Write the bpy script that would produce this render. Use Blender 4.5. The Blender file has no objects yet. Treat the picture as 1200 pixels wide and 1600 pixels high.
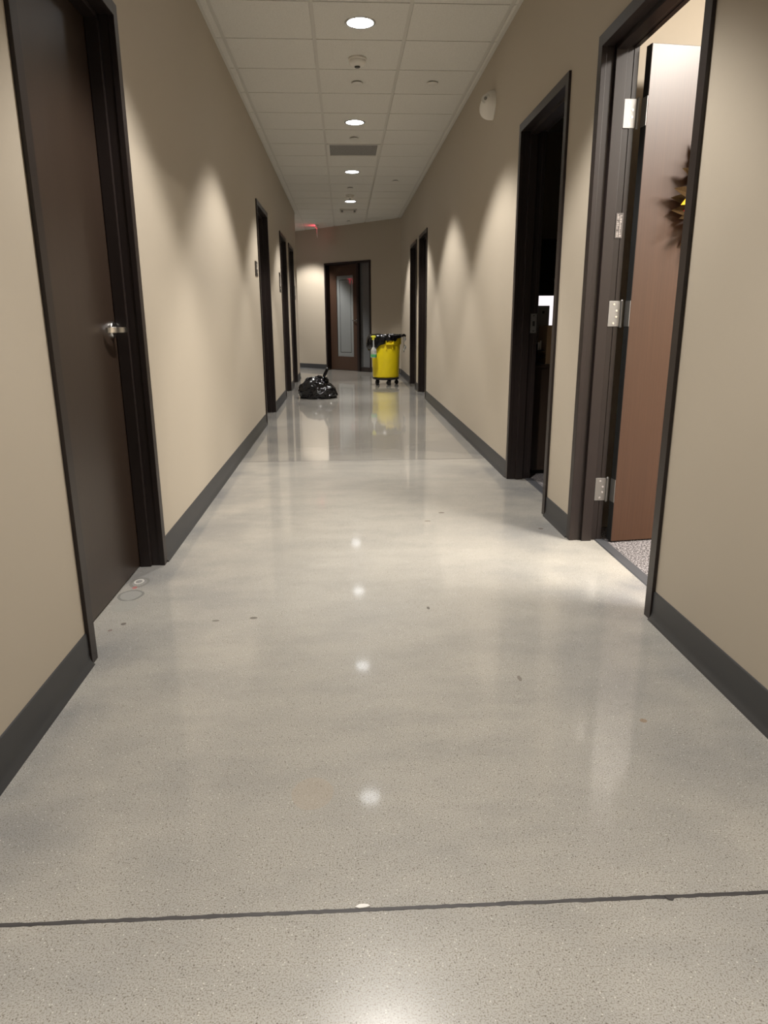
import bpy, bmesh, math, random
from mathutils import Vector, Matrix, noise
S = bpy.context.scene
COL = S.collection
random.seed(7)
R = math.radians

# ------------------------------------------------------------------ camera
cd = bpy.data.cameras.new('camera'); cam = bpy.data.objects.new('camera', cd); COL.objects.link(cam)
cd.sensor_fit = 'VERTICAL'; cd.sensor_height = 24.0; cd.lens = 1096.4 / 1600 * 24.0
cd.clip_start = 0.02; cd.clip_end = 100
def cam_axes(p, y, r):
    f = Vector((math.sin(y)*math.cos(p), math.cos(y)*math.cos(p), -math.sin(p)))
    rt = Vector((math.cos(y), -math.sin(y), 0)); up = rt.cross(f)
    return rt*math.cos(r)+up*math.sin(r), -rt*math.sin(r)+up*math.cos(r), f
rt_, up_, fw_ = cam_axes(R(15.41), R(3.06), R(-0.32))
M = Matrix((rt_, up_, -fw_)).transposed().to_4x4()
M.translation = (0.869, 0.0, 1.104)
cam.matrix_world = M
S.camera = cam

# ------------------------------------------------------------------ world, exposure
w = bpy.data.worlds.new('world'); S.world = w; w.use_nodes = True
w.node_tree.nodes['Background'].inputs[0].default_value = (0.02, 0.02, 0.022, 1)
w.node_tree.nodes['Background'].inputs[1].default_value = 0.2
S.view_settings.view_transform = 'Standard'; S.view_settings.look = 'None'
S.view_settings.gamma = 1; S.view_settings.use_curve_mapping = False
S.view_settings.exposure = 0.12
LAMP_W = 330.0          # one recessed corridor downlight
ROOM_W = 300.0           # one troffer of the lit office

# ------------------------------------------------------------------ dimensions
W = 2.013; H = 2.991; WT = 0.140
FT = 2.278              # top of the door frames
ROT45 = math.atan2(-1.02, 1.0)      # direction of the oblique end wall
FO = Vector((0.463, 16.2, 0))       # left edge of the end door's frame
FD = Vector((math.cos(ROT45), math.sin(ROT45), 0))

# ------------------------------------------------------------------ helpers
def tag(o, label=None, cat=None, group=None, kind=None):
    if label: o['label'] = label
    if cat: o['category'] = cat
    if group: o['group'] = group
    if kind: o['kind'] = kind
    return o
def empty(name, loc=(0, 0, 0), rz=0.0):
    o = bpy.data.objects.new(name, None); COL.objects.link(o)
    o.location = loc; o.rotation_euler = (0, 0, rz); o.empty_display_size = 0.05
    return o
def copy_tree(o, parent=None):
    c = o.copy(); COL.objects.link(c); c.parent = parent
    for ch in list(o.children): copy_tree(ch, c)
    return c

class MB:
    def __init__(s): s.bm = bmesh.new()
    def box(s, a, b, bev=0.0, mat=None):
        x0, y0, z0 = [min(p, q) for p, q in zip(a, b)]; x1, y1, z1 = [max(p, q) for p, q in zip(a, b)]
        t = bmesh.new()
        v = [t.verts.new(p) for p in ((x0,y0,z0),(x1,y0,z0),(x1,y1,z0),(x0,y1,z0),(x0,y0,z1),(x1,y0,z1),(x1,y1,z1),(x0,y1,z1))]
        for f in ((0,3,2,1),(4,5,6,7),(0,1,5,4),(1,2,6,5),(2,3,7,6),(3,0,4,7)): t.faces.new([v[i] for i in f])
        if bev > 0: bmesh.ops.bevel(t, geom=t.edges[:], offset=bev, segments=2, affect='EDGES', profile=0.5)
        s.merge(t, mat); return s
    def merge(s, t, mat=None):
        if mat is not None: t.transform(mat)
        me = bpy.data.meshes.new('tmp'); t.to_mesh(me); t.free(); s.bm.from_mesh(me); bpy.data.meshes.remove(me)
    def cyl(s, p0, p1, r0, r1=None, seg=24, cap=True):
        r1 = r0 if r1 is None else r1
        p0 = Vector(p0); p1 = Vector(p1); d = p1-p0; q = d.to_track_quat('Z', 'Y')
        t = bmesh.new()
        bmesh.ops.create_cone(t, cap_ends=cap, segments=seg, radius1=r0, radius2=r1, depth=d.length)
        s.merge(t, Matrix.Translation((p0+p1)/2) @ q.to_matrix().to_4x4()); return s
    def tube(s, pts, r, seg=10):
        pts = [Vector(p) for p in pts]; rings = []
        rr = r if isinstance(r, (list, tuple)) else [r]*len(pts)
        up = None
        for i, p in enumerate(pts):
            d = (pts[min(i+1, len(pts)-1)]-pts[max(i-1, 0)]).normalized()
            if up is None: up = d.orthogonal().normalized()
            up = (up-d*up.dot(d)).normalized(); sd = d.cross(up)
            rings.append([s.bm.verts.new(p+(up*math.cos(a)+sd*math.sin(a))*rr[i]) for a in [2*math.pi*k/seg for k in range(seg)]])
        for a, b in zip(rings, rings[1:]):
            for k in range(seg): s.bm.faces.new((a[k], a[(k+1) % seg], b[(k+1) % seg], b[k]))
        s.bm.faces.new(rings[0][::-1]); s.bm.faces.new(rings[-1]); return s
    def lathe(s, prof, c=(0, 0, 0), seg=40, mat=None):
        t = bmesh.new(); rings = []
        for r, z in prof:
            if r < 1e-6: rings.append([t.verts.new((0, 0, z))])
            else: rings.append([t.verts.new((r*math.cos(2*math.pi*k/seg), r*math.sin(2*math.pi*k/seg), z)) for k in range(seg)])
        for a, b in zip(rings, rings[1:]):
            for k in range(seg):
                j = (k+1) % seg
                if len(a) == 1 and len(b) == 1: continue
                if len(a) == 1: t.faces.new((a[0], b[j], b[k]))
                elif len(b) == 1: t.faces.new((a[k], a[j], b[0]))
                else: t.faces.new((a[k], a[j], b[j], b[k]))
        m = Matrix.Translation(c)
        if mat is not None: m = m @ mat
        s.merge(t, m); return s
    def prism(s, poly, z0, z1):
        a = [s.bm.verts.new((x, y, z0)) for x, y in poly]; b = [s.bm.verts.new((x, y, z1)) for x, y in poly]
        n = len(poly)
        for k in range(n): s.bm.faces.new((a[k], a[(k+1) % n], b[(k+1) % n], b[k]))
        s.bm.faces.new(a[::-1]); s.bm.faces.new(b); return s
    def sweep(s, prof, A, B, out):
        # profile (distance out from the wall, height) carried along the floor line A-B
        A = Vector(A); B = Vector(B); out = Vector(out)
        a = [s.bm.verts.new(A+out*d+Vector((0, 0, z))) for d, z in prof]
        b = [s.bm.verts.new(B+out*d+Vector((0, 0, z))) for d, z in prof]
        n = len(prof)
        for k in range(n): s.bm.faces.new((a[k], a[(k+1) % n], b[(k+1) % n], b[k]))
        s.bm.faces.new(a[::-1]); s.bm.faces.new(b); return s
    def build(s, name, mat, parent=None, smooth=False, ang=35):
        bmesh.ops.recalc_face_normals(s.bm, faces=s.bm.faces[:])
        me = bpy.data.meshes.new(name)
        if smooth:
            for f in s.bm.faces: f.smooth = True
            for e in s.bm.edges:
                if len(e.link_faces) == 2 and e.calc_face_angle(0) > R(ang): e.smooth = False
        s.bm.to_mesh(me); s.bm.free()
        for m in (mat if isinstance(mat, (list, tuple)) else [mat]): me.materials.append(m)
        o = bpy.data.objects.new(name, me); COL.objects.link(o); o.parent = parent
        return o

# ------------------------------------------------------------------ materials
def mat(name, col, rough=0.5, metal=0.0, spec=0.5, emit=None, es=0.0, coat=0.0, trans=0.0, ior=1.45):
    m = bpy.data.materials.new(name); m.use_nodes = True
    b = m.node_tree.nodes['Principled BSDF']
    b.inputs['Base Color'].default_value = (*col, 1); b.inputs['Roughness'].default_value = rough
    b.inputs['Metallic'].default_value = metal; b.inputs['Specular IOR Level'].default_value = spec
    b.inputs['Coat Weight'].default_value = coat; b.inputs['Transmission Weight'].default_value = trans
    b.inputs['IOR'].default_value = ior
    if emit: b.inputs['Emission Color'].default_value = (*emit, 1); b.inputs['Emission Strength'].default_value = es
    return m
class NT:
    def __init__(s, m): s.t = m.node_tree; s.b = s.t.nodes['Principled BSDF']; s.geo = s.t.nodes.new('ShaderNodeNewGeometry'); s.tc = s.t.nodes.new('ShaderNodeTexCoord')
    def n(s, typ, **kw):
        x = s.t.nodes.new(typ)
        for k, v in kw.items(): setattr(x, k, v)
        return x
    def l(s, a, b): s.t.links.new(a, b)
    def mapping(s, scale=(1, 1, 1), world=True):
        mp = s.n('ShaderNodeMapping'); mp.inputs['Scale'].default_value = scale
        s.l(s.geo.outputs['Position'] if world else s.tc.outputs['Object'], mp.inputs['Vector']); return mp.outputs[0]
    def noise(s, vec, scale, detail=2, rough=0.5):
        x = s.n('ShaderNodeTexNoise'); x.inputs['Scale'].default_value = scale; x.inputs['Detail'].default_value = detail
        x.inputs['Roughness'].default_value = rough; s.l(vec, x.inputs['Vector']); return x.outputs['Fac']
    def ramp(s, fac, stops):
        x = s.n('ShaderNodeValToRGB'); e = x.color_ramp.elements
        while len(e) < len(stops): e.new(0.5)
        for i, (p, c) in enumerate(stops): e[i].position = p; e[i].color = (*c, 1) if len(c) == 3 else c
        s.l(fac, x.inputs[0]); return x.outputs[0]
    def mix(s, fac, a, b, typ='MIX'):
        x = s.n('ShaderNodeMix', data_type='RGBA', blend_type=typ)
        for sock, v in ((x.inputs[0], fac), (x.inputs[6], a), (x.inputs[7], b)):
            if hasattr(v, 'is_linked') or hasattr(v, 'links'): s.l(v, sock)
            elif isinstance(v, (int, float)): sock.default_value = v
            else: sock.default_value = (*v, 1)
        return x.outputs[2]
    def math(s, op, a, b=0.0, c=0.0):
        x = s.n('ShaderNodeMath', operation=op)
        for sock, v in zip(x.inputs, (a, b, c)):
            if isinstance(v, (int, float)): sock.default_value = v
            else: s.l(v, sock)
        return x.outputs[0]
    def bump(s, h, strength, dist=0.01):
        x = s.n('ShaderNodeBump'); x.inputs['Strength'].default_value = strength; x.inputs['Distance'].default_value = dist
        s.l(h, x.inputs['Height']); s.l(x.outputs[0], s.b.inputs['Normal'])

M_wall = mat('wall_paint', (0.46, 0.405, 0.325), 0.55, spec=0.35)
k = NT(M_wall); nz = k.noise(k.mapping(), 260, 2); k.bump(nz, 0.12, 0.0015)
k.l(k.mix(k.noise(k.mapping(), 1.3, 3), (0.468, 0.412, 0.331), (0.45, 0.396, 0.317)), k.b.inputs['Base Color'])

M_tile = mat('acoustic_tile', (0.72, 0.69, 0.63), 0.9, spec=0.2)
k = NT(M_tile); nz = k.noise(k.mapping(), 190, 3, 0.7)
k.l(k.ramp(nz, [(0.3, (0.56, 0.545, 0.50)), (0.55, (0.70, 0.685, 0.635))]), k.b.inputs['Base Color']); k.bump(nz, 0.5, 0.002)
M_grid = mat('grid_white', (0.56, 0.54, 0.49), 0.5)

# polished concrete
M_floor = mat('polished_concrete', (0.5, 0.47, 0.4), 0.14, spec=0.3)
k = NT(M_floor); P = k.mapping()
sx = k.n('ShaderNodeSeparateXYZ'); k.l(k.geo.outputs['Position'], sx.inputs[0])
big = k.noise(P, 0.9, 5, 0.6); mid = k.noise(k.mapping((1.0, 2.2, 1)), 2.6, 5, 0.65)
base = k.mix(k.ramp(big, [(0.35, (0, 0, 0)), (0.66, (1, 1, 1))]), (0.435, 0.418, 0.376), (0.38, 0.366, 0.332))
base = k.mix(k.ramp(mid, [(0.42, (0, 0, 0)), (0.75, (0.7, 0.7, 0.7))]), base, (0.315, 0.308, 0.288))
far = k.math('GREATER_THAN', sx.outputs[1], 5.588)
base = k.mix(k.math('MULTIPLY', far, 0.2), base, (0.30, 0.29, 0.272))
# worn bluish edges close to the walls
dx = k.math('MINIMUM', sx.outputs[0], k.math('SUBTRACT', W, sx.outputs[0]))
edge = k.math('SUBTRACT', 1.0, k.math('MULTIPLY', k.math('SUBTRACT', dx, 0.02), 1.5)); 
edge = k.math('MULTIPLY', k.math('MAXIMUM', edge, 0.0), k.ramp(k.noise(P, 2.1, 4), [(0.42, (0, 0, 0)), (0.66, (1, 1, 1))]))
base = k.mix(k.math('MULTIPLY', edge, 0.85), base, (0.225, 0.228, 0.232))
# sand and aggregate speckle
vo = k.n('ShaderNodeTexVoronoi'); vo.inputs['Scale'].default_value = 210; k.l(P, vo.inputs['Vector'])
sp = k.ramp(k.noise(P, 330, 2, 0.6), [(0.36, (0.62, 0.58, 0.52)), (0.5, (1, 1, 1)), (0.62, (1.0, 1.0, 1.0)), (0.72, (1.22, 1.2, 1.16))])
base = k.mix(1.0, base, sp, 'MULTIPLY')
vc = k.n('ShaderNodeSeparateColor'); k.l(vo.outputs['Color'], vc.inputs[0])
dark = k.math('MULTIPLY', k.math('GREATER_THAN', vc.outputs[0], 0.90), k.math('LESS_THAN', vo.outputs['Distance'], 0.32))
base = k.mix(k.math('MULTIPLY', dark, 0.75), base, (0.13, 0.11, 0.09))
lite = k.math('MULTIPLY', k.math('GREATER_THAN', vc.outputs[1], 0.95), k.math('LESS_THAN', vo.outputs['Distance'], 0.3))
base = k.mix(k.math('MULTIPLY', lite, 0.5), base, (0.8, 0.77, 0.7))
# stains with a shape of their own: rings by the first door, specks, a faint rust mark
def ring(cx, cy, rx, ry, r0, r1, wob=0.12):
    ax = k.math('DIVIDE', k.math('SUBTRACT', sx.outputs[0], cx), rx); ay = k.math('DIVIDE', k.math('SUBTRACT', sx.outputs[1], cy), ry)
    d = k.math('SQRT', k.math('ADD', k.math('MULTIPLY', ax, ax), k.math('MULTIPLY', ay, ay)))
    d = k.math('ADD', d, k.math('MULTIPLY', k.math('SUBTRACT', k.noise(P, 18, 2), 0.5), wob*2))
    return k.math('MULTIPLY', k.math('GREATER_THAN', d, r0), k.math('LESS_THAN', d, r1))
for (cx, cy, rx, ry, r0, r1, c, a) in [
    (-0.045, 2.925, 0.042, 0.062, 0.72, 1.0, (0.20, 0.19, 0.17), 0.65), (-0.05, 2.935, 0.034, 0.05, 0.4, 0.62, (0.75, 0.72, 0.66), 0.6),
    (-0.040, 2.775, 0.052, 0.062, 0.0, 0.8, (0.31, 0.31, 0.29), 0.75), (-0.040, 2.775, 0.052, 0.062, 0.8, 1.0, (0.17, 0.17, 0.16), 0.7),
    (-0.030, 2.66, 0.05, 0.06, 0.0, 1.0, (0.33, 0.33, 0.30), 0.5),
    (-0.048, 2.862, 0.010, 0.014, 0.0, 1.0, (0.45, 0.12, 0.12), 0.7),
    (0.017, 2.487, 0.010, 0.012, 0.0, 1.0, (0.12, 0.10, 0.09), 0.8), (-0.016, 2.433, 0.008, 0.010, 0, 1.0, (0.2, 0.14, 0.13), 0.7),
    (0.50, 2.51, 0.014, 0.010, 0, 1.0, (0.10, 0.09, 0.08), 0.8), (0.36, 2.494, 0.014, 0.008, 0, 1.0, (0.10, 0.09, 0.08), 0.7),
    (1.179, 2.561, 0.006, 0.014, 0, 1.0, (0.10, 0.09, 0.08), 0.8), (1.42, 3.96, 0.018, 0.014, 0, 1.0, (0.14, 0.12, 0.10), 0.8),
    (1.318, 3.79, 0.018, 0.014, 0, 1.0, (0.2, 0.17, 0.14), 0.7), (1.913, 3.597, 0.014, 0.014, 0, 1.0, (0.14, 0.12, 0.10), 0.8),
    (1.403, 1.982, 0.006, 0.018, 0, 1.0, (0.16, 0.13, 0.11), 0.6), (1.695, 1.72, 0.010, 0.010, 0, 1.0, (0.25, 0.15, 0.08), 0.6),
    (0.77, 1.46, 0.05, 0.06, 0, 1.0, (0.40, 0.33, 0.25), 0.35)]:
    base = k.mix(k.math('MULTIPLY', ring(cx, cy, rx, ry, r0, r1), a), base, c)
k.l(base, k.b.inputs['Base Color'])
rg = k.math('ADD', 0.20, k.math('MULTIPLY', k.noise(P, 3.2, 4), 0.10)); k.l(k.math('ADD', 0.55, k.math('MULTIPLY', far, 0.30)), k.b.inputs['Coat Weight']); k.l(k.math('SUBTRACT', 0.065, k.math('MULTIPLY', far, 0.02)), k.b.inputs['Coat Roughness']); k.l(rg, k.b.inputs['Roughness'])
k.bump(k.noise(k.mapping(), 7, 3), 0.05, 0.01)

def wood(name, dark, light, rough, coat=0.0):
    m = mat(name, light, rough, coat=coat)
    q = NT(m); fine = q.noise(q.mapping((160, 160, 2.2)), 1, 4, 0.6); wide = q.noise(q.mapping((9, 9, 0.5)), 1, 2)
    c = q.mix(fine, dark, light); c = q.mix(q.math('MULTIPLY', wide, 0.35), c, dark)
    q.l(c, q.b.inputs['Base Color']); q.bump(fine, 0.05, 0.001); return m
M_wood = wood('walnut_veneer', (0.036, 0.016, 0.008), (0.076, 0.035, 0.018), 0.38, coat=0.14)
M_wood.node_tree.nodes['Principled BSDF'].inputs['Coat Roughness'].default_value = 0.22
M_wood2 = wood('dark_walnut_veneer', (0.026, 0.017, 0.012), (0.048, 0.031, 0.022), 0.34)
M_frame = mat('bronze_frame', (0.018, 0.0125, 0.0115), 0.36, spec=0.5)
M_matte = mat('matte_black', (0.008, 0.008, 0.008), 0.7)
M_base = mat('cove_rubber', (0.040, 0.041, 0.043), 0.42, spec=0.5)
M_thresh = mat('threshold_rubber', (0.06, 0.062, 0.068), 0.45)
M_chrome = mat('satin_chrome', (0.62, 0.61, 0.59), 0.26, metal=1.0)
M_steel = mat('brushed_steel', (0.30, 0.295, 0.29), 0.5, metal=1.0)
M_screw = mat('screw_head', (0.85, 0.85, 0.84), 0.25, metal=1.0)
M_joint = mat('joint_filler', (0.045, 0.042, 0.043), 0.5)
k = NT(M_joint); k.l(k.mix(k.noise(k.mapping((14, 200, 1)), 1, 3), (0.025, 0.022, 0.022), (0.085, 0.08, 0.08)), k.b.inputs['Base Color'])
M_chip = mat('pale_chip', (0.8, 0.78, 0.74), 0.5)
M_white = mat('white_plastic', (0.74, 0.71, 0.65), 0.4)
M_white2 = mat('off_white_metal', (0.62, 0.60, 0.55), 0.45)
M_lens = mat('downlight_lens', (0.9, 0.9, 0.9), 0.4, emit=(0.93, 0.96, 1.0), es=9.5)
M_refl = mat('downlight_trim', (0.55, 0.55, 0.54), 0.25, metal=0.9)
M_darkp = mat('dark_plastic', (0.03, 0.025, 0.02), 0.4)
M_grille = mat('perforated_grey', (0.20, 0.19, 0.175), 0.6)
k = NT(M_grille); vo = k.n('ShaderNodeTexVoronoi'); vo.inputs['Scale'].default_value = 160; k.l(k.mapping(), vo.inputs['Vector'])
k.l(k.ramp(vo.outputs['Distance'], [(0.25, (0.07, 0.068, 0.065)), (0.45, (0.25, 0.24, 0.225))]), k.b.inputs['Base Color'])
M_carpet = mat('speckled_carpet', (0.3, 0.28, 0.28), 0.95, spec=0.1)
k = NT(M_carpet); nz = k.noise(k.mapping(), 120, 2, 0.8)
k.l(k.ramp(nz, [(0.40, (0.03, 0.026, 0.027)), (0.5, (0.13, 0.12, 0.123)), (0.58, (0.34, 0.32, 0.32))]), k.b.inputs['Base Color']); k.bump(nz, 0.9, 0.004)
M_frost = mat('frosted_glass', (0.20, 0.212, 0.212), 0.45, spec=0.5, coat=1.0)
M_frost.node_tree.nodes['Principled BSDF'].inputs['Coat Roughness'].default_value = 0.03
M_frost2 = mat('dim_glass', (0.12, 0.125, 0.13), 0.3, spec=0.5, coat=1.0)
M_frost2.node_tree.nodes['Principled BSDF'].inputs['Coat Roughness'].default_value = 0.03
M_clearline = mat('clear_glass_line', (0.012, 0.014, 0.014), 0.1, coat=1.0)
M_yellow = mat('yellow_plastic', (0.95, 0.74, 0.012), 0.38, spec=0.45)
k = NT(M_yellow); k.l(k.mix(k.ramp(k.noise(k.mapping((1, 1, .5)), 9, 4), [(.45, (0, 0, 0)), (.8, (.5, .5, .5))]), (0.95, 0.75, 0.012), (0.72, 0.54, 0.02)), k.b.inputs['Base Color'])
M_bagm = mat('black_bin_liner', (0.004, 0.004, 0.005), 0.15, spec=0.5)
k = NT(M_bagm); k.bump(k.noise(k.mapping(world=False), 11, 3, 0.5), 0.3, 0.016)
M_black = mat('black_plastic', (0.012, 0.012, 0.013), 0.45)
M_clear = mat('clear_plastic', (0.75, 0.77, 0.77), 0.25, trans=0.55, ior=1.3)
M_green = mat('green_label', (0.10, 0.42, 0.16), 0.5)
M_lemon = mat('lemon_plastic', (0.75, 0.72, 0.05), 0.4)
M_red_e = mat('exit_red', (0.5, 0.01, 0.02), 0.4, emit=(1.0, 0.03, 0.07), es=6.0)
M_acryl = mat('milky_acrylic', (0.80, 0.74, 0.72), 0.15)
M_sign = mat('dark_sign', (0.035, 0.028, 0.024), 0.4)
M_signl = mat('pale_sign_lettering', (0.5, 0.47, 0.42), 0.5)
M_card = mat('cardboard', (0.34, 0.22, 0.12), 0.8)
M_greyp = mat('grey_board', (0.30, 0.28, 0.26), 0.7)
M_screen = mat('lit_screen', (0.8, 0.8, 0.8), 0.4, emit=(1.0, 0.94, 0.96), es=0.95)
M_troff = mat('troffer_lens', (0.9, 0.9, 0.88), 0.5, emit=(1.0, 0.93, 0.85), es=5.0)
M_leafd = mat('olive_brown_leaf', (0.045, 0.026, 0.010), 0.85, spec=0.1)
M_leafy = mat('golden_leaf', (0.80, 0.50, 0.04), 0.6, spec=0.2)
M_leafr = mat('red_leaf', (0.42, 0.03, 0.02), 0.7, spec=0.2)
M_twig = mat('vine_twig', (0.07, 0.04, 0.022), 0.8)
M_faint = mat('label_metal', (0.13, 0.115, 0.11), 0.4)
M_faintl = mat('label_print', (0.42, 0.38, 0.36), 0.5)

# ------------------------------------------------------------------ setting: floor
fb = MB(); fb.box((-5.5, -7.2, -0.12), (W+0.122, 22.0, 0.0))
floor = fb.build('floor', M_floor); tag(floor, 'polished speckled grey-beige concrete corridor floor', 'floor', kind='structure')
cf = MB(); cf.box((W+0.122, -7.2, -0.12), (9.0, 14.9, 0.0))
cfl = cf.build('floor', M_carpet); tag(cfl, 'speckled grey carpet of the rooms on the right', 'carpet', kind='structure')

# joints in the concrete
def joint(name, y0, y1, w_, mt, rough, label):
    m = MB(); n = 160; a = []; b = []; a2 = []; b2 = []
    rnd = random.Random(3)
    for i in range(n+1):
        x = 0.02+(W-0.04)*i/n; y = y0+(y1-y0)*i/n
        j0 = (rnd.random()-0.5)*rough; j1 = (rnd.random()-0.5)*rough
        a.append((x, y-w_/2+j0)); b.append((x, y+w_/2+j1))
    for L0, L1 in zip(zip(a, b), zip(a[1:], b[1:])):
        vs = [m.bm.verts.new((p[0], p[1], 0.0008)) for p in (L0[0], L1[0], L1[1], L0[1])]
        m.bm.faces.new(vs)
    bmesh.ops.remove_doubles(m.bm, verts=m.bm.verts[:], dist=1e-5)
    g = bmesh.ops.extrude_face_region(m.bm, geom=m.bm.faces[:])
    bmesh.ops.translate(m.bm, vec=(0, 0, -0.002), verts=[v for v in g['geom'] if isinstance(v, bmesh.types.BMVert)])
    return tag(m.build(name, mt), label, 'floor joint', kind='structure')
jt = joint('trim_1', 1.112, 1.099, 0.0085, M_joint, 0.0022, 'dark filled joint across the near floor')
c = MB()
vs = [(0.868, 1.112), (0.876, 1.118), (0.884, 1.1185), (0.893, 1.117), (0.897, 1.113), (0.888, 1.110), (0.876, 1.109)]
c.prism(vs, 0.0, 0.003); c.build('chip', M_chip, jt)
c = MB(); c.prism([(1.478, 1.102), (1.483, 1.094), (1.491, 1.092), (1.497, 1.099), (1.492, 1.104)], 0.0, 0.002); c.build('chip', M_joint, jt)
joint('trim_2', 5.589, 5.588, 0.006, M_joint, 0.001, 'thin saw cut joint across the floor farther down the corridor')

# ------------------------------------------------------------------ setting: ceiling (tegular tiles dropped below a T-bar grid)
GX = [0.07, 0.70, 1.33, 1.96]; GY0 = 5.02 - 0.6096*20
def cell(k_): return GY0+0.6096*k_, GY0+0.6096*(k_+1)
DOWN_Y = [5.33+2.4384*i for i in range(-4, 4)]
tl = MB(); GAP = 0.0135; TH = 0.02
xs = [-5.5, -4.86, -4.24, -3.62, -3.0, -2.38, -1.77, -1.16, -0.55]+GX
xs_all = [(0.0, GX[0])]+list(zip(GX, GX[1:]))+[(GX[3], W)]
left_ext = [(a, b) for a, b in zip([-5.5+0.625*i for i in range(9)], [-4.875+0.625*i for i in range(9)])]
holes = []      # cells kept empty for grilles
VENT = (8.67, 9.29)
def tile(x0, x1, y0, y1, gl=GAP, gr=GAP):
    bx0 = x0+gl; bx1 = x1-gr
    if bx1-bx0 < 0.01: return
    tl.box((bx0, y0+0.006, H), (bx1, y1-0.006, H+TH))
for kk in range(0, 49):
    y0, y1 = cell(kk)
    if y0 > 16.9: break
    mid = (y0+y1)/2
    for i, (x0, x1) in enumerate(xs_all):
        if i == 2 and VENT[0] < mid < VENT[1]: continue
        if i == 0 and y0 > 13.95: continue
        tile(x0, x1, y0, y1, 0.0 if i == 0 else GAP, 0.0 if i == 4 else GAP)
for kk in range(27, 52):
    y0, y1 = cell(kk)
    if y1 < 13.9: continue
    for a, b in [(0.07-0.6096*(i+1), 0.07-0.6096*i) for i in range(9)]:
        if b > -0.0 and False: continue
        if (a+b)/2 < 0.0: tile(a, min(b, 0.0) if b > 0 and y0 < 13.9 else b, max(y0, 13.92) if y0 < 13.92 else y0, y1)
ceil = tl.build('ceiling', M_tile); tag(ceil, 'white suspended ceiling of square acoustic tiles', 'ceiling', kind='structure')
g = MB(); g.box((-5.5, -7.2, H+0.0075), (W+WT, 22.0, H+0.012))
g.build('grid', M_grid, ceil)
# wall angles
for nm, x0, x1, y0, y1 in (('trim_3', 0.0, 0.022, -7.0, 13.9), ('trim_4', W-0.022, W, -7.0, 14.63)):
    m = MB(); m.box((x0, y0, H-0.0015), (x1, y1, H)); tag(m.build(nm, M_grid), 'white wall angle edging the ceiling on the '+('left' if x0 < 1 else 'right'), 'ceiling trim', kind='structure')

# ------------------------------------------------------------------ setting: walls
L_DOORS = [(2.165, 3.190), (7.700, 8.760), (10.385, 11.415), (11.985, 13.015)]
R_DOORS = [(2.395, 3.430), (3.850, 4.865), (10.030, 11.050), (11.455, 12.485)]
def wall_with_openings(x0, x1, ya, yb, doors, name, label):
    m = MB(); y = ya
    for a, b in doors:
        m.box((x0, y, 0), (x1, a+0.02, H+0.1)); m.box((x0, a+0.02, FT-0.02), (x1, b-0.02, H+0.1)); y = b-0.02
    m.box((x0, y, 0), (x1, yb, H+0.1))
    return tag(m.build(name, M_wall), label, 'wall', kind='structure')
wall_with_openings(-WT, 0, -7.0, 13.9, L_DOORS, 'wall_left', 'beige painted wall on the left of the corridor')
wall_with_openings(W, W+WT, -7.0, 14.75, R_DOORS, 'wall_right', 'beige painted wall on the right of the corridor')
m = MB(); m.box((-0.2, -7.15, 0), (W+0.2, -7.0, H+0.1)); tag(m.build('wall_rear', M_wall), 'beige wall closing the corridor behind the camera', 'wall', kind='structure')
m = MB(); m.box((-5.5, 13.75, 0), (-WT, 13.9, H+0.1)); tag(m.build('wall_side', M_wall), 'beige wall of the side hall past the left corner', 'wall', kind='structure')
m = MB(); m.box((-5.65, 13.75, 0), (-5.5, 22.2, H+0.1)); tag(m.build('wall_side', M_wall), 'beige wall closing the side hall', 'wall', kind='structure')

# oblique end wall, built in its own frame: +x along the wall, +y away from the viewer
FDW = 1.39; 
m = MB()
m.box((-8.6, 0, 0), (0.02, WT, H+0.1)); m.box((0.02, 0, FT-0.02), (FDW-0.02, WT, H+0.1)); m.box((FDW-0.02, 0, 0), (2.35, WT, H+0.1))
wf = m.build('wall_far', M_wall); wf.location = FO; wf.rotation_euler = (0, 0, ROT45)
tag(wf, 'beige oblique wall at the end of the corridor', 'wall', kind='structure')

# cove base
COVE = [(0, 0), (0.020, 0), (0.0195, 0.003), (0.012, 0.010), (0.0075, 0.022), (0.006, 0.034), (0.0055, 0.108), (0.003, 0.113), (0, 0.114)]
def base_run(name, segs, label):
    m = MB()
    for A, B, out in segs: m.sweep(COVE, A, B, out)
    return tag(m.build(name, M_base, smooth=True, ang=50), label, 'baseboard', kind='structure')
def seg_list(x, doors, ya, yb, out):
    r = []; y = ya
    for a, b in doors: r.append(((x, y, 0), (x, a, 0), out)); y = b
    r.append(((x, y, 0), (x, yb, 0), out)); return r
base_run('baseboard_left', seg_list(0, L_DOORS, -7, 13.9, (1, 0, 0))+[((0.0, 13.9, 0), (-5.5, 13.9, 0), (0, 1, 0))], 'dark grey rubber cove base along the left wall')
base_run('baseboard_right', seg_list(W, R_DOORS, -7, 14.63, (-1, 0, 0)), 'dark grey rubber cove base along the right wall')
bf = base_run('baseboard_far', [((-8.3, 0, 0), (0, 0, 0), (0, -1, 0)), ((FDW, 0, 0), (2.2, 0, 0), (0, -1, 0))], 'dark grey rubber cove base along the end wall')
bf.location = FO; bf.rotation_euler = (0, 0, ROT45)

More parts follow.
